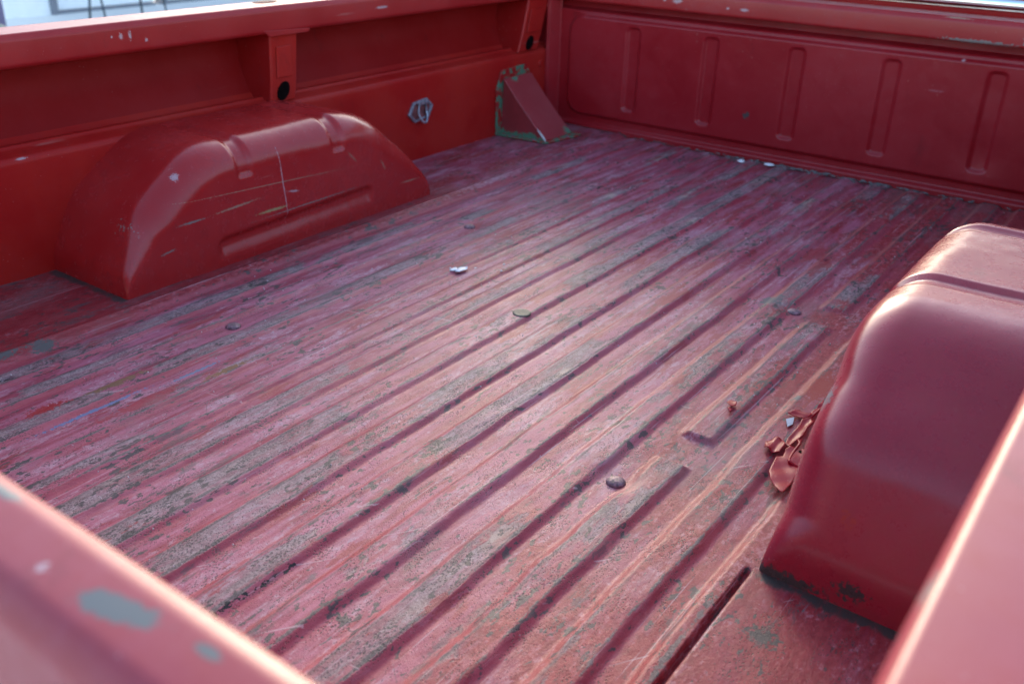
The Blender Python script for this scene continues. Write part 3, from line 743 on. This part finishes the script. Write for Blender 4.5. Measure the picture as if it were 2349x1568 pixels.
# ================================================================ loose small things
def blob(bm, x, y, z, rx, ry, rz, n=14, seed=0):
    r = random.Random(seed); ph = [r.uniform(.75, 1.2) for _ in range(n)]
    c = bm.verts.new((x, y, z+rz)); ring = []
    for k, (s, hh) in enumerate(((.6, .8), (1, .0), (1.02, -.6))):
        ring.append([bm.verts.new((x+rx*s*ph[i]*math.cos(2*math.pi*i/n), y+ry*s*ph[i]*math.sin(2*math.pi*i/n), z+rz*hh)) for i in range(n)])
    for i in range(n): bm.faces.new((c, ring[0][i], ring[0][(i+1) % n]))
    for a, b in zip(ring[:-1], ring[1:]):
        for i in range(n): bm.faces.new((a[i], b[i], b[(i+1) % n], a[(i+1) % n]))
gx, gy = bpz(1058, 617, .006); gx2, gy2 = bpz(1041, 617, .006)
bm = bmesh.new(); blob(bm, gx, gy, .0060, .0085, .016, .0010, seed=1); blob(bm, gx2, gy2, .0060, .0065, .011, .0008, seed=2)
for i, (u, v) in enumerate(((1070, 612), (1150, 621), (1156, 606), (1090, 614), (1033, 614))):
    a, b = bpz(u, v, .006); blob(bm, a, b, .0060, .002, .003, .0008, 7, i)
tag(finish('white_splatter', bm, M_CHIP, None, True), 'bright white twin splatter on the floor left of the round plug', 'splatter', kind='stuff')
for i, (u, v, sx, sy, lab) in enumerate(((1700, 369, .013, .010, 'small white chip at the bulkhead foot, leftmost of two'), (1764, 377, .019, .009, 'longer white chip at the bulkhead foot, right of the smaller one'))):
    a, b = bpz(u, v, .008); bm = bmesh.new(); blob(bm, a, b, .0085, sx*.8, sy*1.2, .003, 9, 5+i)
    tag(finish('white_chip', bm, M_CHIP, None, True), lab, 'chip', 'white chips at the bulkhead foot')
bm = bmesh.new(); r = random.Random(8)
for i in range(420):
    x = r.uniform(.25, W-.08); dn = math.exp(-((x-1.0)/.35)**2)
    if r.random() > .25+.75*dn: continue
    s = r.uniform(.0010, .0032)*(1+dn*.4)
    blob(bm, x, L-.022-abs(r.gauss(0, .010)), .006+r.uniform(0, .003), s*1.6, s, s*.6, 6, i)
tag(finish('grit', bm, M_CRUMB, None, False), 'dark and bluish grit along the joint of floor and bulkhead', 'grit', kind='stuff')
bm = bmesh.new()
for i in range(260):
    x = r.uniform(.33, 1.45); y = r.uniform(-.6, 1.7); s = r.uniform(.0005, .0013)
    blob(bm, x, y, .0095, s, s, s, 5, i)
tag(finish('dust_specks', bm, simple('pale_dust', (.6, .58, .6), .7), None, False), 'scattered pale specks on the bed floor', 'dust', kind='stuff')

# ================================================================ surroundings beyond the left rail
GZ = -.62
bm = bmesh.new(); bmesh.ops.create_grid(bm, x_segments=60, y_segments=60, size=60)
for v in bm.verts: v.co.z = GZ
tag(finish('ground', bm, M_CONC), 'pale concrete ground', 'ground', kind='structure')
XB = -7.80
bld = empty('building', (XB, 5, GZ)); tag(bld, 'white building with grey framed panels beyond the left rail', 'building')
def bbox(name, lo, hi, mat, parent=bld, bev=.004):
    bm = bmesh.new(); lo = Vector(lo)-Vector((XB, 5, GZ)); hi = Vector(hi)-Vector((XB, 5, GZ)); box(bm, lo, hi)
    return finish(name, bm, mat, parent, False, bev)
bbox('wall', (XB-.3, -6, GZ-.05), (XB, 4.45, 1.9), M_WALL)
bbox('wall', (XB-.3, 9.6, GZ-.05), (XB, 16, 1.9), M_WALL)
bbox('wall', (XB-.3, 4.45, 1.7), (XB, 9.6, 1.9), M_WALL)
for a, b in ((4.52, 5.65), (5.80, 7.4), (7.5, 9.5)):
    f = empty('window', (0, 0, 0), bld)
    bbox('pane', (XB-.10, a, GZ+.17), (XB-.07, b, 1.7), M_PANE, f)
    bbox('sill', (XB-.12, a, GZ+.035), (XB-.01, b, GZ+.165), M_SILL, f)
    bbox('frame', (XB-.12, a-.07, GZ), (XB+.03, a-.003, 1.7), M_FRAME, f)
    bbox('frame', (XB-.12, a, GZ), (XB+.01, b, GZ+.03), M_FRAME, f)
# chair of thin iron tubes
ch = empty('chair', (-6.3, 4.3, GZ)); tag(ch, 'thin legged black metal chair standing beyond the left rail', 'chair')
def leg(p0, p1, r=.011):
    bm = bmesh.new(); tube(bm, [Vector(p0)-Vector(ch.location), (Vector(p0)+Vector(p1))/2-Vector(ch.location), Vector(p1)-Vector(ch.location)], r, 8)
    return finish('leg', bm, M_IRON, ch, True)
leg((-6.30, 3.93, GZ), (-6.30, 4.0, -.16)); leg((-6.30, 4.48, GZ), (-6.30, 4.47, -.16))
leg((-6.55, 4.27, GZ), (-6.52, 4.20, -.16), .009); leg((-6.55, 4.92, GZ), (-6.52, 4.84, -.16), .009)
bm = bmesh.new(); box(bm, (-.24, -.36, .455), (.03, .60, .475)); finish('seat', bm, M_IRON, ch, False, .006)
bm = bmesh.new(); tube(bm, [(-.22, -.1, .46), (-.26, -.1, .9), (-.26, .5, .9), (-.22, .5, .46)], .011, 8); finish('backrest', bm, M_IRON, ch, True)
# post and stone at the left edge
def atx(u, v, x):
    dd = F+RR*((u-1174.5)/2171.97)-UU*((v-784)/2171.97); o = Vector((1.7679, -.9003, .7379)); t = (x-o.x)/dd.x; return o+dd*t
p = atx(2, 50, -5.2)
bm = bmesh.new(); prism(bm, [(p.x, p.y-.16, GZ), (p.x+.05, p.y-.16, GZ), (p.x+.05, p.y+.012, GZ), (p.x, p.y+.012, GZ)], (0, 0, 2.2)); 
tag(finish('post', bm, M_POST, None, False, .006), 'violet grey upright post cut by the left edge', 'post')
p = atx(4, 72, -4.9)
bm = bmesh.new(); bmesh.ops.create_icosphere(bm, subdivisions=3, radius=1)
for v in bm.verts: v.co = Vector((p.x+.02+v.co.x*.05, p.y-.015+v.co.y*.05*(1+.15*math.sin(5*v.co.z)), p.z-.005+v.co.z*.055))
bm2 = bmesh.new()
tag(finish('stone_ball', bm, M_STONE, None, True), 'pale rounded stone ball at the left edge in front of the post', 'stone ball')
bm = bmesh.new(); box(bm, (p.x-.06, p.y-.12, GZ), (p.x+.10, p.y+.06, p.z-.055))
tag(finish('pedestal', bm, M_POST, None, False, .006), 'low violet grey pedestal under the pale stone ball', 'pedestal')
